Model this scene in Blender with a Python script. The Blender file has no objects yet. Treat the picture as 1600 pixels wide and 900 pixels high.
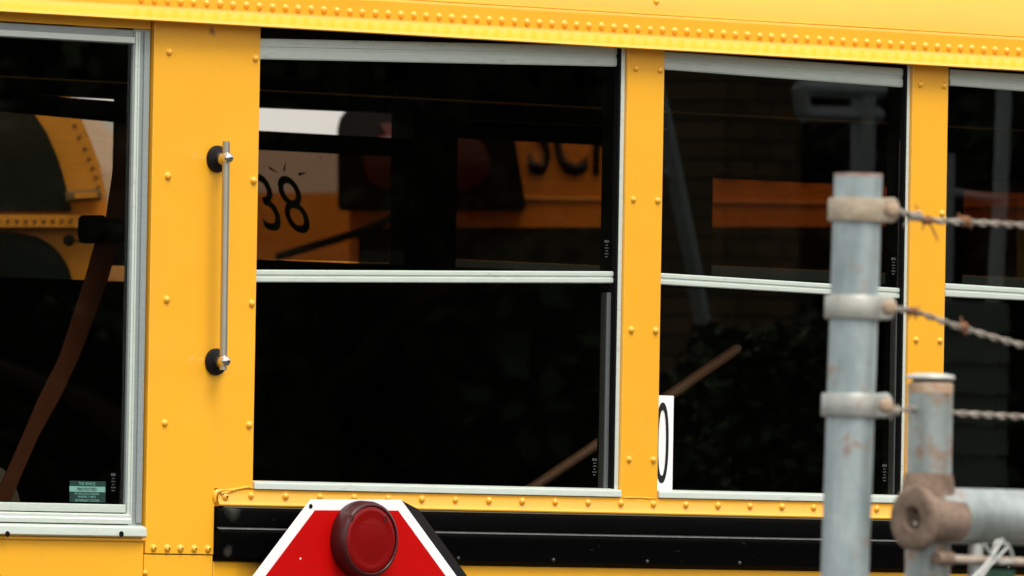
import bpy, bmesh, math, random
from mathutils import Vector, Matrix
random.seed(7)
R = math.radians
SC = bpy.context.scene
COL = SC.collection

# ------------------------------------------------------------------ camera
YAW, PITCH, ROLL, FPX = R(43), 0.0227, -0.0171, 18257.0
fwd = Vector((math.sin(YAW)*math.cos(PITCH), math.cos(YAW)*math.cos(PITCH), math.sin(PITCH)))
rgt0 = Vector((math.cos(YAW), -math.sin(YAW), 0)); up0 = rgt0.cross(fwd)
rgt = rgt0*math.cos(ROLL) - up0*math.sin(ROLL)
upv = up0*math.cos(ROLL) + rgt0*math.sin(ROLL)
CAM = Vector((0, 0, 2.1)) - fwd*18.257
cd = bpy.data.cameras.new('camera'); co = bpy.data.objects.new('camera', cd); COL.objects.link(co)
M3 = Matrix((rgt, upv, -fwd)).transposed().to_4x4(); M3.translation = CAM
co.matrix_world = M3
cd.sensor_width = 36; cd.lens = FPX*36/1600; cd.clip_start = .5; cd.clip_end = 3000
cd.dof.use_dof = True; cd.dof.focus_distance = 18.25; cd.dof.aperture_fstop = 20
SC.camera = co

# ------------------------------------------------------------------ sky, sun, exposure
SUN_EL, SUN_AZ = R(58), R(190)      # azimuth clockwise from +Y (the bus side faces -Y)
w = bpy.data.worlds.new('World'); SC.world = w; w.use_nodes = True
nt = w.node_tree; bg = nt.nodes['Background']
sky = nt.nodes.new('ShaderNodeTexSky'); sky.sky_type = 'NISHITA'; sky.sun_disc = False
sky.sun_elevation = SUN_EL; sky.sun_rotation = SUN_AZ
sky.air_density = 1.0; sky.dust_density = 6.0; sky.ozone_density = 1.0
hs = nt.nodes.new('ShaderNodeHueSaturation'); hs.inputs['Saturation'].default_value = .35      # a thin even cloud veil
nt.links.new(sky.outputs[0], hs.inputs['Color']); vm = nt.nodes.new('ShaderNodeMix'); vm.data_type = 'RGBA'; vm.inputs[0].default_value = .6
vm.inputs[7].default_value = (8.6, 8.7, 8.6, 1); nt.links.new(hs.outputs[0], vm.inputs[6])      # bright even overcast veil
nt.links.new(vm.outputs[2], bg.inputs[0]); bg.inputs[1].default_value = 0.15
sl = bpy.data.lights.new('sun', 'SUN'); so = bpy.data.objects.new('sun', sl); COL.objects.link(so)
sl.energy = 1.5; sl.angle = R(24); sl.color = (1, .95, .86)
sdir = Vector((math.sin(SUN_AZ)*math.cos(SUN_EL), math.cos(SUN_AZ)*math.cos(SUN_EL), math.sin(SUN_EL)))
so.rotation_euler = sdir.to_track_quat('Z', 'Y').to_euler()
SC.view_settings.view_transform = 'Standard'; SC.view_settings.look = 'None'
SC.view_settings.gamma = 1; SC.view_settings.exposure = 0.45
SC.cycles.max_bounces = 12; SC.cycles.transparent_max_bounces = 24
SC.cycles.use_denoising = True

# ------------------------------------------------------------------ helpers
def P(px, py, Y):
    """the point on the upright plane y = Y that a measured photo pixel (1600 wide) shows"""
    d = fwd + rgt*((px-800)/FPX) - upv*((py-450)/FPX)
    return CAM + d*((Y-CAM.y)/d.y)
def PD(px, py, depth):
    return CAM + (fwd + rgt*((px-800)/FPX) - upv*((py-450)/FPX))*depth

class MB:
    def __init__(s): s.bm = bmesh.new()
    def box(s, x0, x1, y0, y1, z0, z1):
        v = [s.bm.verts.new(c) for c in ((x0,y0,z0),(x1,y0,z0),(x1,y1,z0),(x0,y1,z0),(x0,y0,z1),(x1,y0,z1),(x1,y1,z1),(x0,y1,z1))]
        for f in ((0,3,2,1),(4,5,6,7),(0,1,5,4),(1,2,6,5),(2,3,7,6),(3,0,4,7)): s.bm.faces.new([v[i] for i in f])
        return s
    def slab(s, pts, off):
        """closed outline (world points) pushed back by the vector off"""
        off = Vector(off)
        a = [s.bm.verts.new(p) for p in pts]; b = [s.bm.verts.new(Vector(p)+off) for p in pts]
        n = len(a)
        s.bm.faces.new(a); s.bm.faces.new(b[::-1])
        for i in range(n): s.bm.faces.new((a[i], b[i], b[(i+1)%n], a[(i+1)%n]))
        return s
    def extr(s, prof, x0, x1, closed=True, n=1, jit=0):
        """profile of (y, z) run along x"""
        rings = []
        for k in range(n+1):
            x = x0+(x1-x0)*k/n
            rings.append([s.bm.verts.new((x, y+(random.uniform(-jit,jit) if jit else 0), z+(random.uniform(-jit,jit) if jit else 0))) for y, z in prof])
        m = len(prof)
        for k in range(n):
            for i in range(m if closed else m-1):
                s.bm.faces.new((rings[k][i], rings[k][(i+1)%m], rings[k+1][(i+1)%m], rings[k+1][i]))
        if closed: s.bm.faces.new(rings[0][::-1]); s.bm.faces.new(rings[-1])
        return s
    def tube(s, pts, r, n=20, caps=True):
        pts = [Vector(p) for p in pts]
        rr = r if isinstance(r, (list, tuple)) else [r]*len(pts)
        rings = []; ref = None
        for i, p in enumerate(pts):
            t = (pts[min(i+1, len(pts)-1)] - pts[max(i-1, 0)]).normalized()
            if ref is None: ref = Vector((0,0,1)) if abs(t.z) < .9 else Vector((1,0,0))
            a = (ref - t*ref.dot(t)).normalized(); b = t.cross(a); ref = a
            rings.append([s.bm.verts.new(p + (a*math.cos(2*math.pi*k/n) + b*math.sin(2*math.pi*k/n))*rr[i]) for k in range(n)])
        for i in range(len(pts)-1):
            for k in range(n): s.bm.faces.new((rings[i][k], rings[i][(k+1)%n], rings[i+1][(k+1)%n], rings[i+1][k]))
        if caps: s.bm.faces.new(rings[0][::-1]); s.bm.faces.new(rings[-1])
        return s
    def lathe(s, o, axis, prof, n=28, sx=1, ref=None):
        """prof: (distance along axis, radius) from o"""
        o = Vector(o); ax = Vector(axis).normalized()
        ref = Vector(ref) if ref else (Vector((0,0,1)) if abs(ax.z) < .9 else Vector((1,0,0)))
        a = (ref-ax*ref.dot(ax)).normalized(); b = ax.cross(a)
        rings = []
        for d, r in prof:
            if r < 1e-7: rings.append([s.bm.verts.new(o+ax*d)])
            else: rings.append([s.bm.verts.new(o+ax*d+(a*math.cos(2*math.pi*k/n)+b*math.sin(2*math.pi*k/n)*sx)*r) for k in range(n)])
        for p, q in zip(rings, rings[1:]):
            for k in range(n):
                if len(p) == 1 and len(q) == 1: continue
                if len(p) == 1: s.bm.faces.new((p[0], q[(k+1)%n], q[k]))
                elif len(q) == 1: s.bm.faces.new((p[k], p[(k+1)%n], q[0]))
                else: s.bm.faces.new((p[k], p[(k+1)%n], q[(k+1)%n], q[k]))
        return s
    def build(s, name, mat, parent=None, smooth=None, bevel=0, seg=2):
        bmesh.ops.recalc_face_normals(s.bm, faces=s.bm.faces)
        me = bpy.data.meshes.new(name); s.bm.to_mesh(me); s.bm.free()
        me.materials.append(mat)
        if smooth is not None: me.shade_smooth(); me.set_sharp_from_angle(angle=R(smooth))
        o = bpy.data.objects.new(name, me); COL.objects.link(o)
        if parent: link(o, parent)
        if bevel:
            b = o.modifiers.new('bevel', 'BEVEL'); b.width = bevel; b.segments = seg; b.limit_method = 'ANGLE'; b.angle_limit = R(35)
            if smooth is None: me.shade_smooth()
            w = o.modifiers.new('wn', 'WEIGHTED_NORMAL'); w.keep_sharp = True
        return o
def world_of(o):
    m = o.matrix_basis.copy(); p = o.parent
    while p: m = p.matrix_basis @ m; p = p.parent
    return m
def link(o, parent):
    """parts are modelled in world space; keep them there under their parent"""
    o.parent = parent; o.matrix_basis = world_of(parent).inverted() @ o.matrix_basis
def empty(name, loc, label, cat, group=None, rz=0):
    o = bpy.data.objects.new(name, None); COL.objects.link(o)
    o.location = loc; o.rotation_euler = (0, 0, rz); o.empty_display_size = .1
    o['label'] = label; o['category'] = cat
    if group: o['group'] = group
    return o
def tag(o, label=None, cat=None, group=None, kind=None):
    for k, v in (('label', label), ('category', cat), ('group', group), ('kind', kind)):
        if v: o[k] = v
    return o
def text(name, s, mat, parent, o, ex, ez, size, depth=.0006, wide=1.0, bold=0):
    """a word as mesh, o = its centre, ex/ez = world directions of reading and up"""
    cu = bpy.data.curves.new(name, 'FONT'); cu.body = s; cu.align_x = 'CENTER'; cu.align_y = 'CENTER'
    cu.size = 1; cu.offset = bold; cu.resolution_u = 4
    t = bpy.data.objects.new('tmp', cu); COL.objects.link(t)
    me = bpy.data.meshes.new_from_object(t.evaluated_get(bpy.context.evaluated_depsgraph_get()))
    bpy.data.objects.remove(t)
    xs = [v.co.x for v in me.vertices]; ys = [v.co.y for v in me.vertices]
    cx, cy, h = (min(xs)+max(xs))/2, (min(ys)+max(ys))/2, max(ys)-min(ys)
    ex = Vector(ex).normalized(); ez = Vector(ez).normalized(); k = size/h
    for v in me.vertices:
        v.co = Vector(o) + ex*((v.co.x-cx)*k*wide) + ez*((v.co.y-cy)*k)
    me.materials.clear(); me.materials.append(mat); me.name = name
    b = bpy.data.objects.new(name, me); COL.objects.link(b); link(b, parent)
    so_ = b.modifiers.new('thick', 'SOLIDIFY'); so_.thickness = depth; so_.offset = 0
    return b

# ------------------------------------------------------------------ materials
class Mat:
    def __init__(s, name):
        s.m = bpy.data.materials.new(name); s.m.use_nodes = True; s.n = s.m.node_tree.nodes; s.l = s.m.node_tree.links
        s.b = s.n['Principled BSDF']; s.tc = s.n.new('ShaderNodeTexCoord'); s.geo = s.n.new('ShaderNodeNewGeometry')
    def noise(s, scale, detail=4, rough=.55, stretch=None):
        t = s.n.new('ShaderNodeTexNoise'); t.inputs['Scale'].default_value = scale; t.inputs['Detail'].default_value = detail; t.inputs['Roughness'].default_value = rough
        src = s.geo.outputs['Position']
        if stretch:
            mp = s.n.new('ShaderNodeMapping'); mp.inputs['Scale'].default_value = stretch; s.l.new(src, mp.inputs[0]); src = mp.outputs[0]
        s.l.new(src, t.inputs['Vector']); return t.outputs['Fac']
    def ramp(s, f, a, b, c0=(0,0,0,1), c1=(1,1,1,1)):
        r = s.n.new('ShaderNodeValToRGB'); r.color_ramp.elements[0].position = a; r.color_ramp.elements[1].position = b
        r.color_ramp.elements[0].color = c0; r.color_ramp.elements[1].color = c1; s.l.new(f, r.inputs[0]); return r.outputs[0]
    def mix(s, f, a, b):
        x = s.n.new('ShaderNodeMix'); x.data_type = 'RGBA'
        for k, v in ((0, f), (6, a), (7, b)):
            if hasattr(v, 'links'): s.l.new(v, x.inputs[k])
            elif k == 0: x.inputs[0].default_value = v
            else: x.inputs[k].default_value = (*v, 1) if len(v) == 3 else v
        return x.outputs[2]
    def base(s, v, rough=.5, metal=0, spec=.5, coat=0, coatr=.1):
        if hasattr(v, 'links'): s.l.new(v, s.b.inputs['Base Color'])
        else: s.b.inputs['Base Color'].default_value = (*v, 1)
        s.b.inputs['Metallic'].default_value = metal
        if hasattr(rough, 'links'): s.l.new(rough, s.b.inputs['Roughness'])
        else: s.b.inputs['Roughness'].default_value = rough
        s.b.inputs['Specular IOR Level'].default_value = spec
        s.b.inputs['Coat Weight'].default_value = coat; s.b.inputs['Coat Roughness'].default_value = coatr
        return s
    def bump(s, f, strength, dist):
        b = s.n.new('ShaderNodeBump'); b.inputs['Strength'].default_value = strength; b.inputs['Distance'].default_value = dist
        s.l.new(f, b.inputs['Height']); s.l.new(b.outputs[0], s.b.inputs['Normal']); s.l.new(b.outputs[0], s.b.inputs['Coat Normal']); return s
    def spot(s, c, r0, r1, warp=0):
        """1 inside radius r0 of world point c, 0 past r1 (a stain with a ragged rim)"""
        v = s.n.new('ShaderNodeVectorMath'); v.operation = 'DISTANCE'; s.l.new(s.geo.outputs['Position'], v.inputs[0]); v.inputs[1].default_value = c
        d = v.outputs['Value']
        if warp:
            a = s.n.new('ShaderNodeMath'); a.operation = 'MULTIPLY_ADD'; s.l.new(s.noise(60, 4), a.inputs[0]); a.inputs[1].default_value = warp; s.l.new(d, a.inputs[2]); d = a.outputs[0]
        m = s.n.new('ShaderNodeMapRange'); m.inputs[1].default_value = r1; m.inputs[2].default_value = r0; s.l.new(d, m.inputs[0]); return m.outputs[0]

def yellow(name, col=(.86, .405, .016), dirty=True):
    m = Mat(name)
    c = m.mix(m.ramp(m.noise(2.2, 3), .3, .7), tuple(x*.95 for x in col), tuple(min(1, x*1.04) for x in col))
    c = m.mix(m.ramp(m.noise(14, 5, .6, (1, 1, .35)), .56, .78, c1=(.28,)*3+(1,)), c, (.62, .33, .06))       # faint grime film
    c = m.mix(m.ramp(m.noise(260, 2), .73, .76, c1=(.45,)*3+(1,)), c, (.25, .12, .03))                      # specks
    if dirty:
        c = m.mix(m.spot(tuple(P(425, 895, 0)), .03, .095, .03), c, (.30, .15, .035))
        c = m.mix(m.spot(tuple(P(330, 49, 0)), .006, .016, .014), c, (.10, .075, .04))
    m.base(c, .36, 0, .5, .6, .14)
    m.bump(m.noise(5.5, 2), .25, .012)
    return m.m
PAINT = yellow('yellow_paint')
PAINT2 = yellow('yellow_paint_other', (.86, .36, .03), False)

def alu(name, c0, c1, rough=.42, metal=.55):
    m = Mat(name)
    c = m.mix(m.noise(40, 5, .6, (1, 1, 6)), c0, c1)
    c = m.mix(m.ramp(m.noise(120, 4, .7, (.25, 1, 1)), .6, .75, c1=(.5,)*3+(1,)), c, tuple(x*.55 for x in c0))
    m.base(c, rough, metal); m.bump(m.noise(300, 2, .5, (.1, 1, 1)), .15, .0006); return m.m
ALU = alu('aluminium', (.52, .58, .51), (.69, .75, .68), .38, .25)
ALU_D = alu('aluminium_dull', (.26, .29, .28), (.36, .40, .39), .5, .4)
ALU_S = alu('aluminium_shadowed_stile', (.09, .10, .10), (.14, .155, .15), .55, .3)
def simple(name, col, rough=.5, metal=0, spec=.5, coat=0, var=.12, scale=30, bump=0):
    m = Mat(name)
    c = m.mix(m.noise(scale, 4), tuple(x*(1-var) for x in col), tuple(min(1, x*(1+var)) for x in col))
    m.base(c, rough, metal, spec, coat)
    if bump: m.bump(m.noise(scale*4, 4), .3, bump)
    return m.m
BLACKRAIL = Mat('black_rail_paint')
_c = BLACKRAIL.mix(BLACKRAIL.ramp(BLACKRAIL.noise(90, 4, .7, (.5, 1, 1)), .66, .74, c1=(.6,)*3+(1,)), (.0018, .0018, .0018), (.03, .027, .024))
_c = BLACKRAIL.mix(BLACKRAIL.spot(tuple(P(360, 862, -.018)), .001, .022, .022), _c, (.09, .08, .065))
_c = BLACKRAIL.mix(BLACKRAIL.spot(tuple(P(360, 795, -.006)), .006, .030, .02), _c, (.06, .06, .05))
BLACKRAIL.base(_c, .34, 0, .02); BLACKRAIL.bump(BLACKRAIL.noise(25, 3), .2, .002); BLACKRAIL = BLACKRAIL.m
BLACK = simple('black_trim', (.005, .005, .005), .55, spec=.08)
RUBBER = simple('black_rubber', (.006, .0055, .006), .5, spec=.2, bump=.0004)
CHROME = simple('worn_chrome', (.62, .60, .56), .16, 1, var=.08)
STEEL = simple('brushed_steel', (.42, .39, .32), .34, .9, var=.15)
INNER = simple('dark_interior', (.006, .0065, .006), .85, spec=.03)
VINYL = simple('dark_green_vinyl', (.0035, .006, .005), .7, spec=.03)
BELT = simple('brown_webbing', (.072, .024, .009), .8, spec=.2)
WHITE = Mat('white_sheeting'); WHITE.base(WHITE.mix(WHITE.ramp(WHITE.noise(150, 4, .7), .66, .72), (.82, .82, .82), (.45, .44, .42)), .35); WHITE = WHITE.m
RED = Mat('red_sheeting'); RED.base(RED.mix(RED.noise(28, 6, .7), (.40, .0015, .0015), (.54, .003, .002)), .35, 0, .12); RED = RED.m
DKRED = Mat('red_lens'); DKRED.base(DKRED.mix(DKRED.noise(8, 2), (.15, .001, .001), (.22, .0015, .0015)), .3, 0, .18, .05); DKRED.bump(DKRED.noise(200, 2, .5, (.12, 1, 1)), .25, .001); DKRED = DKRED.m
REDRIM = simple('dark_red_housing', (.050, .005, .006), .4, 0, .3, .08, var=.25, scale=60)
STICKW = simple('white_vinyl', (.83, .83, .83), .4, var=.02)
STICKB = simple('black_vinyl', (.006, .006, .006), .4)
GREEN_D = simple('dark_teal_film', (.005, .030, .023), .4)
GREEN_L = simple('pale_teal_film', (.15, .34, .28), .4)
ETCH = simple('etched_white', (.06, .065, .06), .6)
WOOD = simple('brown_bar', (.13, .07, .038), .5, scale=20, var=.3)

def glass(name, tint, ior=1.45):
    m = Mat(name); n, l = m.n, m.l; n.remove(m.b)
    out = n['Material Output']; tr = n.new('ShaderNodeBsdfTransparent'); gl = n.new('ShaderNodeBsdfGlossy'); fr = n.new('ShaderNodeFresnel'); mx = n.new('ShaderNodeMixShader')
    mr = n.new('ShaderNodeMapRange'); mr.inputs[3].default_value = ior; mr.inputs[4].default_value = 1/ior      # a thin pane reflects alike from both faces
    l.new(m.geo.outputs['Backfacing'], mr.inputs[0]); l.new(mr.outputs[0], fr.inputs['IOR']); gl.inputs['Roughness'].default_value = 0.0; gl.inputs['Color'].default_value = (.92, .97, .95, 1)
    c = m.mix(m.ramp(m.noise(1.3, 4, .6), .35, .7), tuple(x*.93 for x in tint), tint); l.new(c, tr.inputs[0])
    l.new(fr.outputs[0], mx.inputs[0]); l.new(tr.outputs[0], mx.inputs[1]); l.new(gl.outputs[0], mx.inputs[2]); l.new(mx.outputs[0], out.inputs[0])
    return m.m
GLASS = glass('tinted_window_glass', (.86, .83, .79))
GLASS_FAR = glass('bronze_window_glass', (.42, .33, .27))
GLASS_FAR2 = glass('dark_bronze_window_glass', (.34, .24, .19))
GLASS_FAR3 = glass('darkest_bronze_window_glass', (.23, .14, .10))
GLASS_DOOR = glass('clear_door_glass', (.70, .68, .62))

def galv(name, rust_at=(), c0=(.42, .47, .48), c1=(.56, .61, .61), rusty=0.0):
    m = Mat(name)
    c = m.mix(m.ramp(m.noise(26, 5, .65, (1, 1, .3)), .35, .7), c0, c1)
    c = m.mix(m.ramp(m.noise(70, 3, .5), .62, .7, c1=(.35,)*3+(1,)), c, (.33, .34, .32))
    if rusty: c = m.mix(m.ramp(m.noise(28, 6, .7), .62-rusty, .74-rusty), c, m.mix(m.noise(90, 4), (.24, .12, .065), (.36, .24, .16)))
    for p, r0, r1, col in rust_at: c = m.mix(m.spot(tuple(p), r0, r1, r1*.9), c, col)
    m.base(c, .45, .5, .5); m.bump(m.noise(120, 4), .25, .0015); return m.m
def rust(name, a=(.20, .095, .055), b=(.36, .19, .12), sc_=45):
    m = Mat(name); m.base(m.mix(m.ramp(m.noise(sc_, 6, .75), .32, .68), a, b), .85, 0, .2); m.bump(m.noise(150, 5), .5, .003); return m.m
RUST = rust('rusty_iron')

# ------------------------------------------------------------------ ground and setting
g = Mat('gravel_ground'); g.base(g.mix(g.noise(.8, 6), (.045, .043, .040), (.085, .080, .072)), .95, 0, .2); g.bump(g.noise(30, 5), .6, .02)
tag(MB().box(-700, 700, -700, 700, -.5, 0).build('ground', g.m), 'grey gravel yard under the buses', 'ground', kind='structure')

# ================================================================== THE SCHOOL BUS
BX0, BX1, BY = -1.75, 6.3, 2.35
bus = empty('school_bus', (2.2, 1.15, 0), 'large yellow school bus in the foreground with riveted side, stop sign and black windows', 'school bus')

# roof shell and gutter
GX0, GX1 = BX0, BX1
roofp = [(.004, 2.5375), (.0048, 2.5460), (.0075, 2.565), (.024, 2.61), (.060, 2.69), (.12, 2.77), (.26, 2.84), (.60, 2.90), (1.175, 2.93)]
full = roofp + [(BY-y, z) for y, z in roofp[::-1][1:]]
inner = [(y*.96+.045, z-.03) for y, z in full][::-1]
MB().extr(full+inner, BX0, BX1, n=40).build('roof', PAINT, bus, smooth=50)
# gutter: riveted strip, bright flare, turned lip
gut = [(.006, 2.5405), (-.0020, 2.5395), (-.0031, 2.5365), (-.0031, 2.5345), (-.0031, 2.5085), (-.0031, 2.5070), (-.0040, 2.5045), (-.0065, 2.5015), (-.0100, 2.4985), (-.0140, 2.4955), (-.0190, 2.4925), (-.0255, 2.4895), (-.0305, 2.4870),
       (-.0315, 2.4845), (-.0300, 2.4828), (-.0255, 2.4832), (-.010, 2.4885), (.006, 2.494)]
gutter = MB().extr(gut, GX0, GX1, n=1).build('rain_gutter', PAINT, bus, smooth=60)
def rivet_mesh(name, mat, r, h, axis=(0, -1, 0)):
    prof = [(0, r*1.08), (.0004, r*1.02), (h*.55, r*.86), (h*.88, r*.52), (h, 0)]
    o = MB().lathe((0, 0, 0), axis, prof, n=14).build(name, mat, smooth=70); return o
def scatter(proto, parent, pts):
    first = True
    for p in pts:
        if first: o = proto; first = False
        else: o = proto.copy(); COL.objects.link(o)
        o.parent = parent; m = Matrix.Translation(p) @ Matrix.Rotation(random.uniform(0, 6.28), 4, 'Y') @ Matrix.Diagonal((random.uniform(.93, 1.05),)*3).to_4x4()
        o.matrix_basis = world_of(parent).inverted() @ m
# gutter rivets: 26.7 mm apart, from the photo's first to its last
x = P(423.2, 12, 0).x; xs = []
k = -10
while True:
    xx = x + k*.02673
    if xx > 1.16: break
    if xx > -.88: xs.append(xx)
    k += 1
scatter(rivet_mesh('rivet', PAINT, .0058, .0046), gutter, [Vector((a+random.uniform(-.0006, .0006), -.0032, 2.5168+random.uniform(-.0005, .0005))) for a in xs[:95]])
# vertical seam in the roof side with one rivet
sr = rivet_mesh('seam_rivet', PAINT, .0050, .0036); link(sr, bus); sr.matrix_basis = world_of(bus).inverted() @ Matrix.Translation((P(1030, 2, 0).x, .006, P(1030, 2, 0).z))
# lip strip on the roof panel just above the rivets (thin raised weld line)
MB().extr([(.006, 2.5395), (-.0012, 2.5398), (-.0018, 2.5412), (.006, 2.5425)], GX0, GX1, n=60, jit=.00022).build('roof_edge_seal', PAINT, bus, smooth=60)

# lower body skin
LZ = .80
MB().box(BX0, -.7552, 0, .02, LZ, 1.6975).build('side_panel', PAINT, bus, bevel=.0012)
MB().box(-.7538, -.6149, -.0005, .02, LZ, 1.6745).build('side_panel', PAINT, bus, bevel=.001)
MB().box(-.6135, BX1, 0, .02, LZ, 1.6655).build('side_panel', PAINT, bus, bevel=.001)
MB().box(-.6149, -.50, .004, .02, 1.664, 1.79).build('side_panel', PAINT, bus)
rr = rivet_mesh('seam_rivet', PAINT, .0045, .0035); link(rr, bus); rr.matrix_basis = world_of(bus).inverted() @ Matrix.Translation(P(227, 895, -.001))

# broad front pillar with a stepped foot, then the narrow window pillars
AL, AR = -.7529, -.5367
pa = [(AL, 1.6757), (-.6146, 1.6757), (-.6146, 1.7765), (AR, 1.7765), (AR, 2.505), (AL, 2.505)]
pillarA = MB().slab([(a, -.0018, z) for a, z in pa], (0, .034, 0)).build('wide_pillar', PAINT, bus, bevel=.0012)
prv = rivet_mesh('pillar_rivet', PAINT, .0060, .0052)  # domed rivet heads on the pillar skin
ptsA = [P(*q, -.0018) for q in ((264,81),(262,275),(260,468),(257,661),(399,91),(396,282),(393,474),(389,664))]
ptsA += [Vector((P(q, 854, 0).x, -.0018, 1.6845)) for q in (238.5, 260, 280.5, 302, 323.5)]
scatter(prv, pillarA, ptsA)
# dark sockets in the foot rivets
for q in (238.5, 260, 280.5, 302, 323.5):
    c = Vector((P(q, 854, 0).x, -.0068, 1.6845))
    MB().lathe(c, (0, -1, 0), [(0, .0014), (.0003, .0014), (.0003, 0)], n=6).build('socket', BLACK, pillarA)
pill = [(.2400, .3205), (.8752, .9570), (1.5100, 1.5915), (2.1450, 2.2265), (2.7800, 2.8615), (3.4150, 3.4965), (4.0500, 4.1315), (4.6850, 4.7665), (5.3200, 5.4015)]
for i, (a, b) in enumerate(pill):
    p_ = MB().box(a, b, -.0018, .036, 1.7762, 2.505).build('window_pillar', PAINT, bus, bevel=.0016)
    if i < 2:
        s = rivet_mesh('pillar_rivet', PAINT, .0056, .0050)
        scatter(s, p_, [Vector((xx, -.0018, z)) for z in (2.4540, 2.2470, 2.0412, 1.8370) for xx in (a+.0165, b-.0108)])
MB().box(BX1-.5, BX1, -.001, .036, 1.777, 2.505).build('rear_panel', PAINT, bus)

# belt flange with its rivets, worn bead of sealant at the front end
fl = [(.004, 1.7765), (-.0028, 1.7762), (-.0030, 1.7585), (-.0052, 1.7553), (-.0066, 1.7530), (-.0058, 1.7510), (-.002, 1.7500), (.004, 1.7500)]
belt = MB().extr(fl, P(339, 780, 0).x, BX1, n=1).build('belt_flange', PAINT, bus, smooth=40)
x444 = P(444, 774, 0).x
scatter(rivet_mesh('rivet', PAINT, .0058, .0048), belt, [Vector((x444+k*.07098, -.0030, 1.7672)) for k in range(-1, 25)])
hb = P(350, 776, 0); s = rivet_mesh('corner_bolt', PAINT, .0062, .0045); link(s, belt); s.matrix_basis = world_of(belt).inverted() @ Matrix.Translation((hb.x, -.003, hb.z))
MB().lathe((hb.x, -.0074, hb.z), (0, -1, 0), [(0, .0018), (.0003, .0018), (.0003, 0)], n=6).build('socket', BLACK, belt)
bead = [P(a, b, -.003) for a, b in ((336,784),(335,777),(337,769),(342,767),(352,766),(362,766),(371,764),(380,762),(388,761),(395,763))]
MB().tube(bead, [.0022, .0034, .0040, .0036, .0024, .0030, .0020, .0022, .0018, .0012], n=10).build('sealant_bead', PAINT, belt, smooth=60)
b2 = [P(a, b, -.004) for a, b in ((345,771),(352,770),(360,768))]
MB().tube(b2, [.0018, .0026, .0014], n=10).build('sealant_bead', PAINT, belt, smooth=60)
b3 = [Vector((xx, -.0032, 1.7768+random.uniform(-.0006, .0006))) for xx in (.243, .262, .28, .30, .318)]
MB().tube(b3, [.001, .0016, .0010, .0015, .0008], n=8).build('sealant_bead', PAINT, belt, smooth=60)

# black rub rail
rp = [(.004, 1.7496), (-.0040, 1.7492), (-.0105, 1.7445), (-.0115, 1.7400), (-.0115, 1.7215), (-.0060, 1.7190), (-.0060, 1.7182), (-.0130, 1.7142), (-.0165, 1.7110),
      (-.0170, 1.7060), (-.0140, 1.6980), (-.0120, 1.6720), (-.0060, 1.6668), (.004, 1.6660)]
rail = MB().extr(rp, P(341, 830, -.01).x, BX1, n=1).build('rub_rail', BLACKRAIL, bus, smooth=30)
MB().extr([(.002, 1.7502), (-.0052, 1.7500), (-.0078, 1.7482), (-.0066, 1.7470), (.002, 1.7470)], P(352, 830, -.01).x, BX1).build('rail_edge_strip', simple('edge_strip', (.14, .14, .10), .35, .5), rail, smooth=60)
MB().slab([(P(341, 830, -.01).x, -.0064, 1.7182), (BX1, -.0064, 1.7182), (BX1, -.0116, 1.7152), (P(341, 830, -.01).x, -.0116, 1.7152)], (0, .001, .0004)).build('rail_ledge_highlight', simple('ledge_highlight', (.20, .20, .19), .4, .3, var=.4, scale=60), rail)  # pale strip painted in for the light caught on the rail's ledge
bolt = rivet_mesh('rail_bolt', simple('dark_bolt', (.05, .05, .05), .3, .5), .0032, .0035)
scatter(bolt, rail, [Vector((P(865, 873, -.013).x + k*.203, -.0122, 1.6765)) for k in range(-2, 8)])
# rounded dirty end of the rail
endp = [P(a, b, -.0125) for a, b in ((339,788),(346,788),(346,874),(341,869),(339,860))]

# ---------------------------------------------------------------- passenger windows
def rail_px(pts, Y, t, name, parent, mat=ALU, ridge=True):
    """sash rail from four photo corners: tl, tr, br, bl on plane Y, with two raised ridges"""
    tl, tr, br, bl = [P(a, b, Y) for a, b in pts]
    o = MB()
    o.slab([tl, tr, br, bl], (0, t, 0))
    if ridge:
        for u0, u1 in ((.05, .40), (.58, .95)):
            q = [tl.lerp(bl, u0), tr.lerp(br, u0), tr.lerp(br, u1), tl.lerp(bl, u1)]
            o.slab([v+Vector((0, -.0016, 0)) for v in q], (0, .003, 0))
    return o.build(name, mat, parent, bevel=.0006)
def quadpts(x0, x1, z0, z1, Y): return [(x0, Y, z1), (x1, Y, z1), (x1, Y, z0), (x0, Y, z0)]

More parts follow.
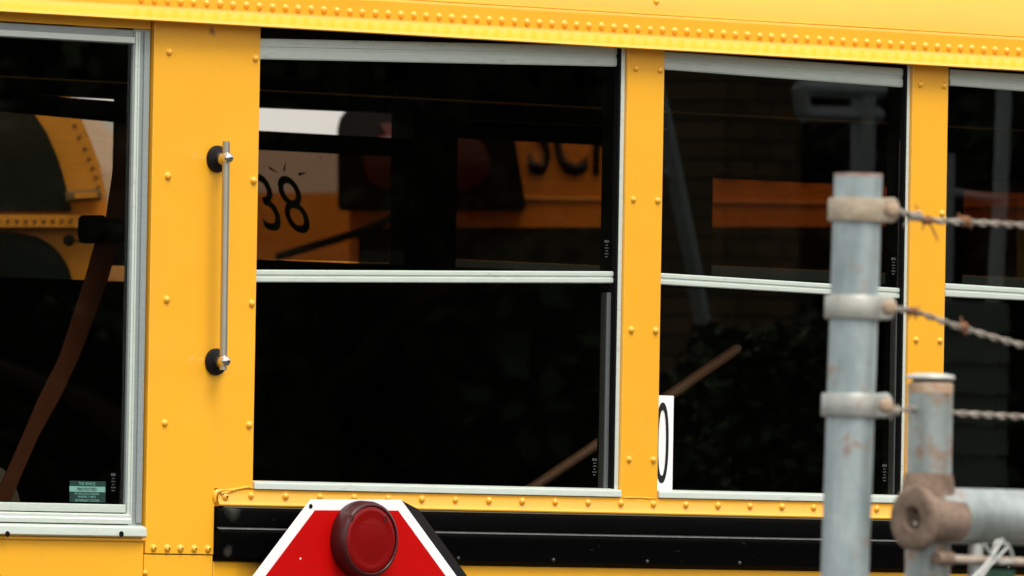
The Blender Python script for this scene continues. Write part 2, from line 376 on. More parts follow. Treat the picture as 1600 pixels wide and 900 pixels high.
def win(x0, x1, tops=None, mids=None, detail=True):
    w_ = MB()
    tw = .0150 if x0 < 0 else .0115
    w_.box(x1-tw*.55, x1-.0004, .0035, .0115, 1.7895, 2.500)          # outer track, silver, right of the opening
    frame = w_.build('passenger_window', ALU, bus, bevel=.0008)
    MB().box(x1-.0060, x1-.0006, .0120, .048, 1.789, 2.500).build('track_seal', BLACK, frame)
    MB().box(x1-tw*.55-.0040, x1-tw*.55-.0002, .0048, .0224, 1.7895, 2.4995).build('track_seal', BLACK, frame)
    MB().box(x0+.0004, x0+.010, .024, .045, 1.789, 2.500).build('track_seal', BLACK, frame)
    MB().box(x0, x1, .028, .05, 2.470, 2.505).build('head_seal', BLACK, frame)
    # sill
    MB().extr([(-.0035, 1.7885), (-.0060, 1.7868), (-.0066, 1.7772), (.012, 1.7768), (.050, 1.7768), (.050, 1.7905), (.010, 1.7905)], x0+.0005, x1-.0018).build('sill', ALU, frame, bevel=.0008)
    if tops:
        rail_px(tops, .012, .012, 'top_rail', frame); rail_px(mids, .012, .014, 'meeting_rail', frame)
    else:
        MB().slab(quadpts(x0+.001, x1-.016, 2.444, 2.472, .012), (0, .012, 0)).build('top_rail', ALU, frame, bevel=.0008)
        MB().slab(quadpts(x0+.001, x1-.016, 2.102, 2.119, .012), (0, .014, 0)).build('meeting_rail', ALU, frame, bevel=.0008)
    sw = .0135 if x0 < 0 else .0045
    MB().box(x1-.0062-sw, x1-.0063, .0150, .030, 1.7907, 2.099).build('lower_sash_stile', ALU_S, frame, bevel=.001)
    MB().box(x0+.0105, x1-tw*.55-.0042, .0145, .0160, 2.112, 2.455).build('upper_pane', GLASS, frame)
    MB().box(x0+.0105, x1-.0062-sw, .0175, .0190, 1.7907, 2.111).build('lower_pane', GLASS, frame)
    return frame
W1 = win(AR, .2400, ((405,60),(965,72),(965,104),(405,92.5)), ((400,421.5),(962,424),(962,442.5),(399,441)))
W2 = win(.3205, .8752, ((1036,80),(1415.5,107),(1415.5,137),(1036,108.5)), ((1031,426.5),(1411,450.5),(1411,467),(1031,444.5)))
W3 = win(.9570, 1.5100, ((1484,108),(1720,124),(1720,152),(1484,133.5)), ((1476,442.5),(1720,458),(1720,475),(1476,463.5)))
for i in range(2, len(pill)-1): win(pill[i][1], pill[i+1][0])
# etched makers' marks: little rows of strokes in the corners of the panes
def etched(parent, px, py, Y):
    c = P(px, py, Y); m_ = MB()
    for r_ in range(6):
        wd = (.010, .006, .008, .005, .009, .006)[r_]; h = .0040 if r_ == 0 else .0016; x_ = -wd/2; zz = c.z+.012-r_*.0046
        while x_ < wd/2:
            l_ = random.uniform(.0012, .0034); m_.box(c.x+x_, c.x+min(x_+l_, wd/2), Y-.0003, Y, zz, zz+h); x_ += l_+.0011
    m_.build('etched_mark', ETCH, parent)
etched(W1, 948, 391, .0143); etched(W1, 929, 732, .0173); etched(W2, 1396, 418, .0143); etched(W2, 1382, 741, .0173)

# number sticker 0 at the lower left of the second window, half behind the pillar's edge
sx0, sx1 = P(1020, 700, .016).x, P(1051.5, 700, .016).x
z0, z1 = P(1040, 766, .016).z, P(1040, 618, .016).z
st = MB().box(sx0, sx1, .0160, .0170, z0, z1).build('number_sticker', STICKW, W2)
def ring(name, mat, parent, c, ax, az, bx, bz, n=40, dy=.0004):
    bm = bmesh.new(); o_, i_ = [], []
    for k in range(n):
        t = 2*math.pi*k/n; cs, sn = math.cos(t), math.sin(t)
        e = .86
        px_, pz_ = math.copysign(abs(cs)**e, cs), math.copysign(abs(sn)**e, sn)
        o_.append(bm.verts.new((c[0]+ax*px_, c[1], c[2]+az*pz_))); i_.append(bm.verts.new((c[0]+bx*px_, c[1], c[2]+bz*pz_)))
    for k in range(n): bm.faces.new((o_[k], o_[(k+1)%n], i_[(k+1)%n], i_[k]))
    bmesh.ops.recalc_face_normals(bm, faces=bm.faces)
    me = bpy.data.meshes.new(name); bm.to_mesh(me); bm.free(); me.materials.append(mat)
    o = bpy.data.objects.new(name, me); COL.objects.link(o); link(o, parent)
    q = o.modifiers.new('t', 'SOLIDIFY'); q.thickness = dy; return o
cx = P(1034.5, 692, .0158); 
ring('number_zero', STICKB, W2, (cx.x, .0157, cx.z), .0140, .0640, .0082, .0520)

# ---------------------------------------------------------------- driver's side window at the left
DW = MB()
fz_top = P(100, 43, .006).z; fz_bot = 1.6997
DW.box(-.7900, -.7562, .004, .010, 1.7015, fz_top+.004)
dwin = DW.build('driver_window', ALU_D, bus, bevel=.001)
MB().box(-.7890, -.7564, .0105, .017, 1.7015, fz_top+.003).build('window_seal', BLACK, dwin)
for a, b, y in ((-.7885, -.7835, .0005), (-.7812, -.7780, .002), (-.7700, -.7590, .001)):
    MB().box(a, b, y, .01, 1.722, fz_top).build('stile_ridge', ALU if a < -.775 else ALU_D, dwin, bevel=.0006)
MB().box(BX0, -.7562, .004, .04, fz_top+.0045, 2.51).build('head_panel', PAINT, dwin)
MB().box(BX0, -.7905, .004, .03, fz_top-.0195, fz_top+.002).build('top_rail', ALU_D, dwin, bevel=.001)
MB().box(BX0, -.7905, -.0005, .006, fz_top-.0180, fz_top-.0090).build('rail_ridge', ALU, dwin, bevel=.0006)
zb = lambda y_: P(100, y_, 0).z
MB().box(BX0, -.7905, .002, .03, zb(799.5), zb(786.5)).build('bottom_rail', ALU, dwin, bevel=.0012)
MB().extr([(.002, zb(801)), (-.002, zb(803)), (-.002, zb(808)), (-.005, zb(810)), (-.005, zb(817)), (.03, zb(818)), (.03, zb(801))], BX0, -.7840).build('lower_track', ALU, dwin, bevel=.0005)
sillo = MB().extr([(-.004, zb(819)), (-.012, zb(822.5)), (-.013, zb(836)), (-.004, zb(838.5)), (.03, zb(838.5)), (.03, zb(819))], BX0, -.7600).build('sill', ALU, dwin, bevel=.0010)
for q in (12, 190, -170):
    c = P(q, 834.5, -.0135); MB().lathe((c.x, -.0128, c.z), (0, -1, 0), [(0, .0045), (.0006, .0045), (.0006, 0)], n=16).build('drain_hole', BLACK, dwin)
MB().tube([(BX0, -.0016, 1.6962), (-.7560, -.0016, 1.6962)], .0028, n=10).build('rolled_edge', PAINT, dwin, smooth=60)
MB().box(BX0, -.7903, .0085, .0100, zb(787), fz_top-.019).build('pane', GLASS, dwin)
stc = MB().box(P(108.5, 770, .0083).x, P(164.5, 770, .0083).x, .0076, .0083, P(130, 784.5, .0083).z, P(130, 751.5, .0083).z).build('security_sticker', GREEN_D, dwin)
bz0, bz1 = P(130, 768.5, .007).z, P(130, 760, .007).z
MB().box(P(108.7, 770, .007).x, P(164.3, 770, .007).x, .0069, .0075, bz0, bz1).build('sticker_band', GREEN_L, dwin)
def sline(s_, py, h, mat, wpx):
    c = P(136, py, .0066); t = text('sticker_lettering', s_, mat, dwin, c, (1,0,0), (0,0,1), h, .0003)
    xs_ = [v.co.x for v in t.data.vertices]; cw = max(xs_)-min(xs_); k = (P(136+wpx/2, py, 0).x-P(136-wpx/2, py, 0).x)/cw
    mid = (max(xs_)+min(xs_))/2
    for v in t.data.vertices: v.co.x = mid+(v.co.x-mid)*k
sline('THIS VEHICLE', 755.8, .0048, GREEN_L, 26); sline('PROTECTED', 764.4, .0045, GREEN_D, 30)
sline('BY AN ELECTRONIC', 771.6, .0034, GREEN_L, 38); sline('PASSIVE THEFT', 776.4, .0034, GREEN_L, 28); sline('DETERRENT SYSTEM', 782, .0034, GREEN_L, 37)
etched(dwin, 177, 756, .0083)

# seat belt with its buckle guide behind the driver's glass
sbY = .14
sb = [P(a, b, sbY) for a, b in ((187,196),(204,196),(197,300),(192,366),(163,366),(176,280))]
sbelt = MB().slab(sb, (0, .003, 0)).build('seat_belt', BELT, bus)
l2 = [P(a, b, sbY+.01) for a, b in ((153,368),(188,368),(168,440),(123,560),(91,627),(61,680),(32,745),(8,805),(-22,805),(8,745),(37,680),(59,627),(93,560),(133,440))]
MB().slab(l2, (0, .003, 0)).build('webbing', BELT, sbelt)
MB().slab([P(a, b, sbY+.02) for a, b in ((-20,726),(4,732),(16,745),(26,765),(38,805),(20,805),(12,775),(2,756),(-20,746))], (0, .003, 0)).build('belt_tail', simple('pale_webbing', (.09, .08, .06), .8), sbelt)
bk = [P(a, b, sbY-.012) for a, b in ((141,340),(146,336),(164,336),(168,341),(192,343),(200,350),(200,375),(194,381),(186,375),(166,371),(150,381),(143,378),(140,368))]
MB().slab(bk, (0, .03, 0)).build('belt_buckle', BLACK, sbelt, bevel=.003)
anch = P(196, 190, sbY); MB().lathe(anch+Vector((0, -.02, 0)), (0, -1, 0), [(0, .010), (.012, .010), (.014, .006), (.014, 0)], n=18).build('belt_anchor', BLACK, sbelt, smooth=40)

# ---------------------------------------------------------------- grab handle
hx1, hx2 = P(335, 248, 0), P(333, 565, 0)
gh = MB(); top = Vector((-.6232, -.0345, 2.3090)); bot = Vector((-.6208, -.0345, 1.9570))
bx = P(355, 240, -.034); bx2 = P(351, 560, -.034)
top = P(353.5, 221, -.034); bot = P(348.8, 578, -.034)
grab = MB().tube([top, bot], .0058, n=20).build('grab_handle', STEEL, bus, smooth=40)
MB().lathe(top+Vector((0, 0, .0001)), (0, 0, 1), [(0, .0042), (.0004, .0040), (.0004, 0)], n=16).build('tube_opening', RUST, grab)
for base, ey in ((P(337, 248.5, 0), 243), (P(334.5, 565.5, 0), 565)):
    axx = top.lerp(bot, (ey-221)/357.)
    tip = Vector((axx.x, -.044, base.z+.0010))
    MB().lathe((base.x, -.0018, base.z), (0, -1, 0), [(0, .0205), (.003, .0208), (.0065, .0195), (.008, .0155), (.0095, .0150), (.011, .0120), (.011, 0)], n=36).build('rubber_base', RUBBER, grab, smooth=35)
    MB().lathe((base.x, -.0105, base.z), (tip-Vector((base.x, -.0105, base.z))), [(0, .0112), (.010, .0098), (.018, .0078), (.0225, .0074)], n=28).build('handle_bracket', CHROME, grab, smooth=50)
    MB().lathe((tip.x, -.0305, tip.z), (0, -1, 0), [(0, .0076), (.004, .0086), (.008, .0088), (.0110, .0078), (.0134, .0060), (.0148, .0035), (.0152, 0)], n=28).build('chrome_nut', CHROME, grab, smooth=50)
    MB().box(tip.x-.0034, tip.x+.0034, -.0462, -.0446, tip.z-.0008, tip.z+.0006).build('nut_slot', BLACK, grab)

# ---------------------------------------------------------------- stop sign
SYF = -.058
tl, tr = P(486.7, 780, SYF), P(626.7, 780.6, SYF)
exv = (tr-tl); side = exv.length; exv.normalize(); ezv = Vector((-exv.z, 0, exv.x))
cen = tl.lerp(tr, .5) - ezv*(side*1.2071)
def octa(sc, Y, shift=Vector((0, 0, 0))):
    r_ = side/(2*math.sin(math.pi/8))*sc
    return [Vector((cen.x, Y, cen.z)) + shift + (exv*math.sin(math.pi/8+k*math.pi/4) + ezv*math.cos(math.pi/8+k*math.pi/4))*r_ for k in range(8)]
sign = MB().slab(octa(1.0, SYF), (0, .0025, 0)).build('stop_sign', WHITE, bus)
MB().slab(octa(.925, SYF-.0011), (0, .0013, 0)).build('red_face', RED, sign)
sh = P(654.5, 796, SYF+.020) - tr; sh.y = 0
bmb = MB(); a_ = octa(1.0, SYF+.0026); b_ = octa(1.0, SYF+.0200, sh)
bv = [bmb.bm.verts.new(v) for v in a_]; cv = [bmb.bm.verts.new(v) for v in b_]
bmb.bm.faces.new(bv); bmb.bm.faces.new(cv[::-1])
for i in range(8): bmb.bm.faces.new((bv[i], cv[i], cv[(i+1)%8], bv[(i+1)%8]))
bmb.build('backing_plate', BLACK, sign)
MB().box(cen.x-.08, cen.x+.08, SYF+.02, -.001, cen.z-.12, cen.z+.12).build('hinge_box', BLACK, sign, bevel=.004)
lc = P(561, 843, SYF-.002)
lm = MB().lathe((lc.x, SYF-.0012, lc.z), (0, -1, 0), [(0, .0590), (.004, .0600), (.022, .0590), (.0280, .0570), (.0300, .0545), (.0302, .0525), (.0292, .0515)], n=56).build('warning_lamp', REDRIM, sign, smooth=40)
MB().lathe((lc.x, SYF-.0272, lc.z), (0, -1, 0), [(.001, .0518), (.0028, .0500), (.0036, .0420), (.0030, .0400), (.0046, .0300), (.0052, 0)], n=48).build('lamp_lens', DKRED, sign, smooth=60)
for q in ((550, 809), (602, 811)):
    c = P(*q, SYF-.031); MB().lathe((c.x, SYF-.0298, c.z), (0, -1, 0), [(0, .0048), (.0012, .0046), (.0012, .0026), (.0004, .0024), (.0004, 0)], n=16).build('lamp_screw', REDRIM, sign, smooth=30)
c = P(486, 791, SYF-.001); MB().lathe((c.x, SYF-.0004, c.z), (0, -1, 0), [(0, .0036), (.0004, .0036), (.0004, 0)], n=14).build('sign_hole', BLACK, sign)
c = P(470, 873, SYF-.002); MB().lathe((c.x, SYF-.0012, c.z), (0, -1, 0), [(0, .0016), (.0006, .0012), (.0006, 0)], n=10).build('paint_chip', STICKW, sign)

# ---------------------------------------------------------------- inside of the bus
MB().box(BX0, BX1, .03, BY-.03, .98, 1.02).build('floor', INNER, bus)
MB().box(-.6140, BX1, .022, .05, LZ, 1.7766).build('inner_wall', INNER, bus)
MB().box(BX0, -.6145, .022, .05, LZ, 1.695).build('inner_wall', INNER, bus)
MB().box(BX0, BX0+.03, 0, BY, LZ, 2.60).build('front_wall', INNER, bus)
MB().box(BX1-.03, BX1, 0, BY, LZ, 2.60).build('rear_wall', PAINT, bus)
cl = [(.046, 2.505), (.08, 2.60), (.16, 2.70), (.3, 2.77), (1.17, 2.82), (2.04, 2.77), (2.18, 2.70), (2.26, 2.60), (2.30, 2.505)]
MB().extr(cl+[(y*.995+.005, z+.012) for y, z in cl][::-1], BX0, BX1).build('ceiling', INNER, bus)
# far side: pillars, sashes and glass
FY = 2.30
fz1 = P(405, 165, FY).z; fz0 = P(405, 405, FY).z
xl = P(258, 300, FY).x
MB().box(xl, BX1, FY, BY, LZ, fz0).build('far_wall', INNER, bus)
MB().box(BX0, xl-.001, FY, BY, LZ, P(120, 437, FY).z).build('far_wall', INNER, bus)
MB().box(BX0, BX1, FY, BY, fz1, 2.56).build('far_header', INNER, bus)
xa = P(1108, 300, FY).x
MB().box(P(1045, 300, FY).x, BX1, FY+.004, BY-.004, P(1200, 281, FY).z, fz1).build('far_header', INNER, bus)  # added dark panel, blacks out the top of the right-hand far bays
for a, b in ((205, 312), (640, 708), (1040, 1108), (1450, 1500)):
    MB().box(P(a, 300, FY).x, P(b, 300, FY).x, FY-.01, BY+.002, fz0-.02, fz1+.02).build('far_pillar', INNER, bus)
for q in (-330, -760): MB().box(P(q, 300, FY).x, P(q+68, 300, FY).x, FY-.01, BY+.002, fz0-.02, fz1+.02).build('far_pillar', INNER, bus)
def fpoly(name, pts, mat, dy=.01): return MB().slab([P(a, b, FY) for a, b in pts], (0, dy, 0)).build(name, mat, bus)
fpoly('far_sash_rail', ((-330,118),(206,160),(206,193),(-330,143)), INNER)
fpoly('far_pane', ((-330,135),(206,188),(206,450),(-330,440)), GLASS_DOOR, .003)
fpoly('far_sash_rail', ((311,199),(641,217),(641,246),(311,229)), INNER)
fpoly('far_pane', ((311,226),(641,244),(641,412),(311,402)), GLASS_FAR, .003)
fpoly('far_sash_rail', ((707,180),(1041,196),(1041,232),(707,215)), INNER)
MB().tube([P(707, 186, FY), P(1041, 202, FY)], .0012, n=8).build('far_rail_lit_edge', ALU_D, bus)  # pale line put in for the light on the rail's top edge
MB().tube([P(311, 164, FY-.004), P(641, 178, FY-.004)], .0009, n=8).build('far_rail_lit_edge', ALU_D, bus)
fpoly('far_pane', ((707,212),(1041,228),(1041,420),(707,405)), GLASS_FAR, .003)
fpoly('far_pane', ((1107,230),(1451,250),(1451,430),(1107,415)), GLASS_FAR2, .003)
fpoly('far_pane', ((1499,250),(1900,270),(1900,450),(1499,430)), GLASS_FAR3, .003)
# seats
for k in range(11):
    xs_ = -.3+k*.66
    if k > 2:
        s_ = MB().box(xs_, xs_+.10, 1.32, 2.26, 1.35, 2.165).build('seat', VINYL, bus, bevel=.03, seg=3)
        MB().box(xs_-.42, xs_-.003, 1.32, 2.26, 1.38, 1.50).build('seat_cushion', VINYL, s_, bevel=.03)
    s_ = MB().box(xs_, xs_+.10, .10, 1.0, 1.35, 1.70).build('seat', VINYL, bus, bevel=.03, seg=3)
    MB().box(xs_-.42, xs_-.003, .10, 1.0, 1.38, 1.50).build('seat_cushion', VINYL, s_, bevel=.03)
# brown bar leaning inside, seen through the two lower panes
MB().tube([P(800, 782, .35), P(840, 757, .35), P(1040, 622, .35), P(1140, 553, .35), P(1152, 545, .35), P(1156, 542, .35)], [.0085, .0085, .0090, .0090, .0080, .0040], n=16).build('leaning_bar', WOOD, bus, smooth=50)
# peeled window number on the far glass
dn = empty
c = P(439, 318, FY-.004); sl_ = (P(455, 370, FY)-P(425, 270, FY)).normalized()*-1
t38 = text('window_number', '38', STICKB, bus, c, (1, 0, -.03), sl_, .112, .0005, .80, .0)
for q in (((420,262),(436,270)), ((443,266),(447,253)), ((466,272),(480,269)), ((500,245),(503,252))):
    MB().slab([P(q[0][0], q[0][1]-2, FY-.004), P(*q[1], FY-.004), P(q[0][0]+2, q[0][1]+3, FY-.004)], (0, .001, 0)).build('peeled_scrap', STICKB, bus)

# wheels
TYRE = simple('tyre_rubber', (.02, .02, .02), .8)
for wx in (-1.2, 5.0):
    for wy, sgn in ((.05, -1), (BY-.05, 1)):
        t_ = MB().lathe((wx, wy-sgn*.25, .5), (0, sgn, 0), [(0, .30), (0, .47), (.03, .50), (.24, .50), (.27, .46), (.27, .29)], n=40).build('wheel', TYRE, bus, smooth=40)
        MB().lathe((wx, wy-sgn*.02, .5), (0, sgn, 0), [(0, .30), (.02, .29), (-.05, .22), (-.05, .1), (.04, .08), (.04, 0)], n=32).build('rim', ALU_D, t_, smooth=40)
MB().box(BX0+.1, BX1-.1, .15, BY-.15, .45, .98).build('chassis', INNER, bus)

# ================================================================== BUSES BEYOND (seen through the far windows)
# local frame: facing the camera, u to the right, v up, centred at a depth
def frame_at(px, depth):
    o = PD(px, 856, depth); o.z = 0
    return o
def L(px, py, depth, back=0):
    p_ = PD(px, py, depth); return p_ + Vector((math.sin(YAW), math.cos(YAW), 0))*back
HF = Vector((math.sin(YAW), math.cos(YAW), 0))
DKGLASS = simple('dark_windscreen', (.012, .018, .016), .12, spec=.6, scale=3, var=.6)

# bus with the round-shouldered end, seen through the driver's window
d1 = 25.0
o1 = frame_at(-745, d1)
b1 = empty('parked_bus', o1+HF*4, 'yellow bus end with curved roof shoulder and big black windows, behind the driver window', 'school bus', 'buses parked beyond the bus', -YAW)
half = [(169,900),(170,420),(169,345),(165,300),(155,255),(140,215),(120,168),(92,122),(45,70),(-40,10),(-200,-55),(-450,-90)]
outl = [L(a, b, d1) for a, b in half] + [L(-1490-a, b, d1) for a, b in half[::-1]]
MB().slab(outl, HF*7.5).build('body', PAINT2, b1)
wh = [(112,331),(108,310),(103,288),(92,250),(75,210),(50,172),(10,130),(-70,85),(-250,45),(-450,30)]
MB().slab([L(a, b, d1, -.02) for a, b in wh]+[L(-1490-a, b, d1, -.02) for a, b in wh[::-1]], HF*.015).build('windscreen', DKGLASS, b1)
fb = [L(a, b, d1, -.05) for a, b in ((172,356),(-1660,356),(-1660,332),(172,337))]
MB().slab(fb, HF*.045).build('cowl_band', PAINT2, b1)
hp = [(116,445),(108,418),(96,398),(80,382),(58,370),(20,363),(-60,360),(-1400,360),(-1500,400),(-1500,700),(118,700)]
MB().slab([L(a, b, d1, -.03) for a, b in hp], HF*.02).build('lower_window', DKGLASS, b1)
riv = simple('dark_rivet', (.30, .13, .02), .6)
rv = MB()
for a, b in ((108,178),(117,196),(124,214),(133,232),(139,248),(145,262),(150,277),(154,292),(157,306)): rv.lathe(L(a, b, d1), -HF, [(0, .005), (.004, .004), (.005, 0)], n=8)
for k in range(24): rv.lathe(L(112-k*14, 346, d1, -.05), -HF, [(0, .005), (.004, .004), (.005, 0)], n=8)
rv.build('rivet_row', riv, b1)
hg = MB().slab([L(a, b, d1, -.06) for a, b in ((103,300),(158,296),(160,314),(104,318))], HF*.05).build('hinge', simple('bronze_hinge', (.20, .11, .04), .5), b1, bevel=.006)
MB().slab([L(a, b, d1, -.075) for a, b in ((118,303),(153,301),(154,310),(119,312))], HF*.01).build('hinge_slot', PAINT2, b1)
k_ = L(110, 377, d1, -.06); MB().lathe(k_, -HF, [(0, .012), (.02, .013), (.03, .009), (.032, 0)], n=18).build('mirror_knob', BLACK, b1, smooth=40)
MB().tube([L(112, 377, d1, -.05), L(168, 381, d1, -.05)], .0025, n=8).build('mirror_rod', BLACK, b1)

# bus with warning lamps and SCHOOL BUS lettering
d2 = 30.0
b2_ = empty('parked_bus', frame_at(1275, d2)+HF*4, 'yellow bus end with red warning lamps in a black housing and black roof lettering', 'school bus', 'buses parked beyond the bus', -YAW)
def rr_(pts): return [L(a, b, d2) for a, b in pts]
MB().slab(rr_(((548,900),(546,300),(552,205),(580,140),(660,90),(900,62),(1275,55),(1650,62),(1890,90),(1970,140),(1998,205),(2004,300),(2002,900))), HF*8).build('body', PAINT2, b2_)
hood = [(529,330),(528,205),(532,188),(541,176),(556,169),(796,160),(804,215),(823,330)]
MB().slab([L(a, b, d2, -.14) for a, b in hood], HF*.135).build('lamp_housing', BLACK, b2_, bevel=.01)
MB().slab([L(2550-a, b, d2, -.14) for a, b in hood], HF*.135).build('lamp_housing', BLACK, b2_, bevel=.01)
REDL = simple('signal_red', (.045, .003, .003), .3)
for q in (612, 722, 1828, 1938):
    MB().lathe(L(q, 257, d2, -.141), -HF, [(0, .075), (.012, .070), (.02, .04), (.022, 0)], n=32).build('signal_lamp', REDL, b2_, smooth=50)
MB().slab([L(a, b, d2, -.146) for a, b in ((594,196),(640,194),(641,214),(604,213))], HF*.005).build('marker_lamp', REDL, b2_)
text('roof_lettering', 'SCHOOL BUS', STICKB, b2_, L(1078, 217, d2, -.006), rgt0, (0, 0, 1), .20, .004, .50, .012)
MB().tube([L(552, 306, d2, -.004), L(2000, 330, d2, -.004)], .006, n=8).build('trim_line', simple('pale_trim', (.75, .42, .10), .5), b2_)
MB().slab([L(a, b, d2, -.01) for a, b in ((560,356),(1990,352),(1990,560),(560,560))], HF*.006).build('windscreen', DKGLASS, b2_)
MB().tube([L(612, 345, d2, -.16), L(560, 368, d2, -.25), L(440, 408, d2, -.45)], .011, n=10).build('mirror_arm', BLACK, b2_)

# low far bus whose roof line shows behind the peeling number
d3 = 44.0
b3_ = empty('parked_bus', frame_at(430, d3)+HF*1, 'distant amber bus roof and side behind the number 38', 'school bus', 'buses parked beyond the bus', -YAW)
MB().slab([L(a, b, d3) for a, b in ((215,1100),(215,330),(225,308),(250,300),(900,302),(930,320),(930,1100))], HF*2.4).build('body', PAINT2, b3_)
MB().slab([L(a, b, d3, -.01) for a, b in ((240,430),(910,432),(910,560),(240,560))], HF*.006).build('window_band', DKGLASS, b3_)
for q in (300, 800): MB().lathe(L(q, 1290, d3, .2), -HF, [(0, .48), (.22, .48), (.25, .4), (.25, 0)], n=28).build('wheel', TYRE, b3_)
for bb, dd, pxs in ((b1, d1, (-1300, -190)), (b2_, d2, (680, 1880))):
    for q in pxs:
        c = frame_at(q, dd) + HF*1.2; c.z = .48
        MB().lathe(c-rgt0*.13, rgt0, [(0, .48), (.26, .48), (.26, .2), (.26, 0)], n=28).build('wheel', TYRE, bb)

# ================================================================== FENCE IN FRONT
FNY = -4.14
def FP(px, py, dy=0): return P(px, py, FNY+dy)
sc = (FP(1440, 700)-CAM).dot(fwd)/FPX       # metres per photo pixel at the fence
def ground_pt(a, b):
    d_ = b-a; return a + d_*(a.z/-d_.z)
pr_spots = [(FP(1323, 708)-Vector((.02, .02, 0)), .006, .016, (.22, .10, .075))]
G1 = galv('galvanised_post', pr_spots, (.22, .27, .27), (.40, .46, .455), .03)
a = FP(1341, 272); b = FP(1320, 900)
gp = ground_pt(a, b)
post = empty('fence_post', gp, 'slim pale galvanised post with three clamps holding barbed wire, left of the rusty gate post', 'fence post')
r1 = 37.5*sc
tpost = MB().tube([gp, b, FP(1334.5, 480), a], r1, n=40, caps=False).build('tube', G1, post, smooth=60)
tpi = MB().lathe(a+Vector((0, 0, .0005)), (0, 0, 1), [(-.03, r1*.9), (0, r1*.9), (0, r1*1.0), (-.004, r1*1.006)], n=40).build('cut_rim', rust('rim_rust', (.22, .10, .07), (.40, .36, .32)), post)
axu = (a-b).normalized()
def lerp_axis(py): return b.lerp(a, (900-py)/(900-272))
bands = [(329, rust('rusted_clamp', (.27, .21, .14), (.42, .36, .27))), (481, galv('clamp_galvanised', (), (.33, .33, .29), (.45, .45, .40), .04)), (634, galv('clamp_galvanised_dull', (), (.30, .31, .28), (.42, .42, .38), .03))]
lugs = []
for py, mt in bands:
    c = lerp_axis(py); hh = 18*sc
    cl_ = MB()
    pro = [(-hh, r1*1.0), (-hh, r1+6.5*sc), (-hh*.86, r1+8*sc), (hh*.86, r1+8*sc), (hh, r1+6.5*sc), (hh, r1*1.0)]
    cl_.lathe(c, axu, pro, n=48)
    clamp = cl_.build('clamp', mt, post, smooth=50)
    # lug: flat ear going right, rounded end with a bolt head on it
    e0 = c + rgt*(r1*.80) - HF*(r1*.55); le = c + rgt*(r1+26*sc) - HF*(r1*.55)
    ear = MB()
    pts = []
    for t in range(13):
        an = math.pi/2 - math.pi*t/12
        pts.append(le - rgt*(10*sc) + rgt*(12*sc*max(0, math.cos(an))) + axu*((hh*1.08)*math.sin(an)))
    pts = [e0+axu*hh] + pts + [e0-axu*hh]
    ear.slab(pts, HF*.016)
    ear.build('clamp_ear', mt, clamp, bevel=.002)
    bh = le - rgt*(9*sc); MB().lathe(bh-HF*.0002, -HF, [(0, 12*sc), (.003, 11*sc), (.0055, 6*sc), (.006, 0)], n=24).build('bolt_head', rust('bolt_rust', (.30, .21, .14), (.42, .31, .22)), clamp, smooth=50)
    lugs.append(le + HF*.006)

# barbed wires
WIRE = rust('weathered_wire', (.17, .13, .095), (.40, .37, .32))
WIRER = rust('rusted_wire', (.16, .07, .035), (.33, .15, .07))
def wire(pxs, label, tails, barb=None, thick=4.6):
    pts = [FP(*q, .02) for q in pxs]
    # finely resampled centre line
    cl2 = []
    for p_, q_ in zip(pts, pts[1:]):
        n_ = max(2, int((q_-p_).length/.003))
        cl2 += [p_.lerp(q_, k/n_) for k in range(n_)]
    cl2.append(pts[-1])
    for _ in range(30): cl2 = [cl2[0]]+[(cl2[i-1]+cl2[i]*2+cl2[i+1])/4 for i in range(1, len(cl2)-1)]+[cl2[-1]]
    o = empty('barbed_wire', cl2[0], label, 'barbed wire', 'barbed wires strung from the fence post')
    def strand(ph, r_): 
        out = []
        s_ = 0
        for i, c_ in enumerate(cl2):
            if i: s_ += (c_-cl2[i-1]).length
            t_ = s_/.042*2*math.pi+ph
            out.append(c_ + Vector((0, math.cos(t_)*.0021, math.sin(t_)*.0021)))
        return MB().tube(out, r_, n=8).build('strand', WIRE, o, smooth=60)
    strand(0, thick*sc*.56); strand(math.pi, thick*sc*.56)
    def coil(px, py, w_, r_, turns, mat, spikes):
        c_ = FP(px, py, .02); out = []
        n_ = 14*turns
        for k in range(n_+1):
            t_ = 2*math.pi*k/14
            out.append(c_ + Vector(((k/n_-.5)*w_, math.cos(t_)*r_, math.sin(t_)*r_)))
        m_ = MB().tube(out, 1.9*sc, n=8)
        for dx, dz, dy in spikes: m_.tube([c_+Vector((dx*.2, 0, 0)), c_+Vector((dx*.8, dy*.5, dz*.7)), c_+Vector((dx, dy, dz))], [1.8*sc, 1.6*sc, .6*sc], n=8)
        m_.build('barb', mat, o, smooth=60)
    for args in tails: coil(*args)
    return o
wire(((1402,329),(1414,333),(1430,339),(1455,345),(1500,347),(1560,350),(1620,354),(1800,364)), 'topmost barbed wire, nearly level, with rust-brown barbs on yellow pillar',
     [(1428,338,.020,.0042,5,WIRE,[(-.016,-.012,0),(.012,.006,0)]), (1447,344,.012,.0040,3,WIRER,[(-.018,.018,0),(.020,-.024,0),(-.006,-.012,0),(.024,-.004,0)]), (1508,346,.012,.0046,3,WIRER,[(-.012,.009,0),(.010,-.008,0),(-.014,.004,0)])])
wire(((1400,483),(1415,484),(1430,487),(1500,512),(1560,530),(1600,541),(1700,566),(1800,590)), 'middle barbed wire, slanting down to the right',
     [(1424,486,.014,.0034,4,WIRER,[(.008,-.010,0),(-.004,-.010,0),(.014,.006,0)]), (1505,511,.010,.0042,3,WIRER,[(-.004,.012,0),(.004,-.010,0)])])
wire(((1390,645),(1404,639),(1425,640),(1490,646),(1560,650),(1620,653),(1800,660)), 'lowest barbed wire, running behind the capped gate post',
     [(1397,643,.010,.0042,3,WIRE,[(-.006,-.010,0),(.006,.008,0)])])

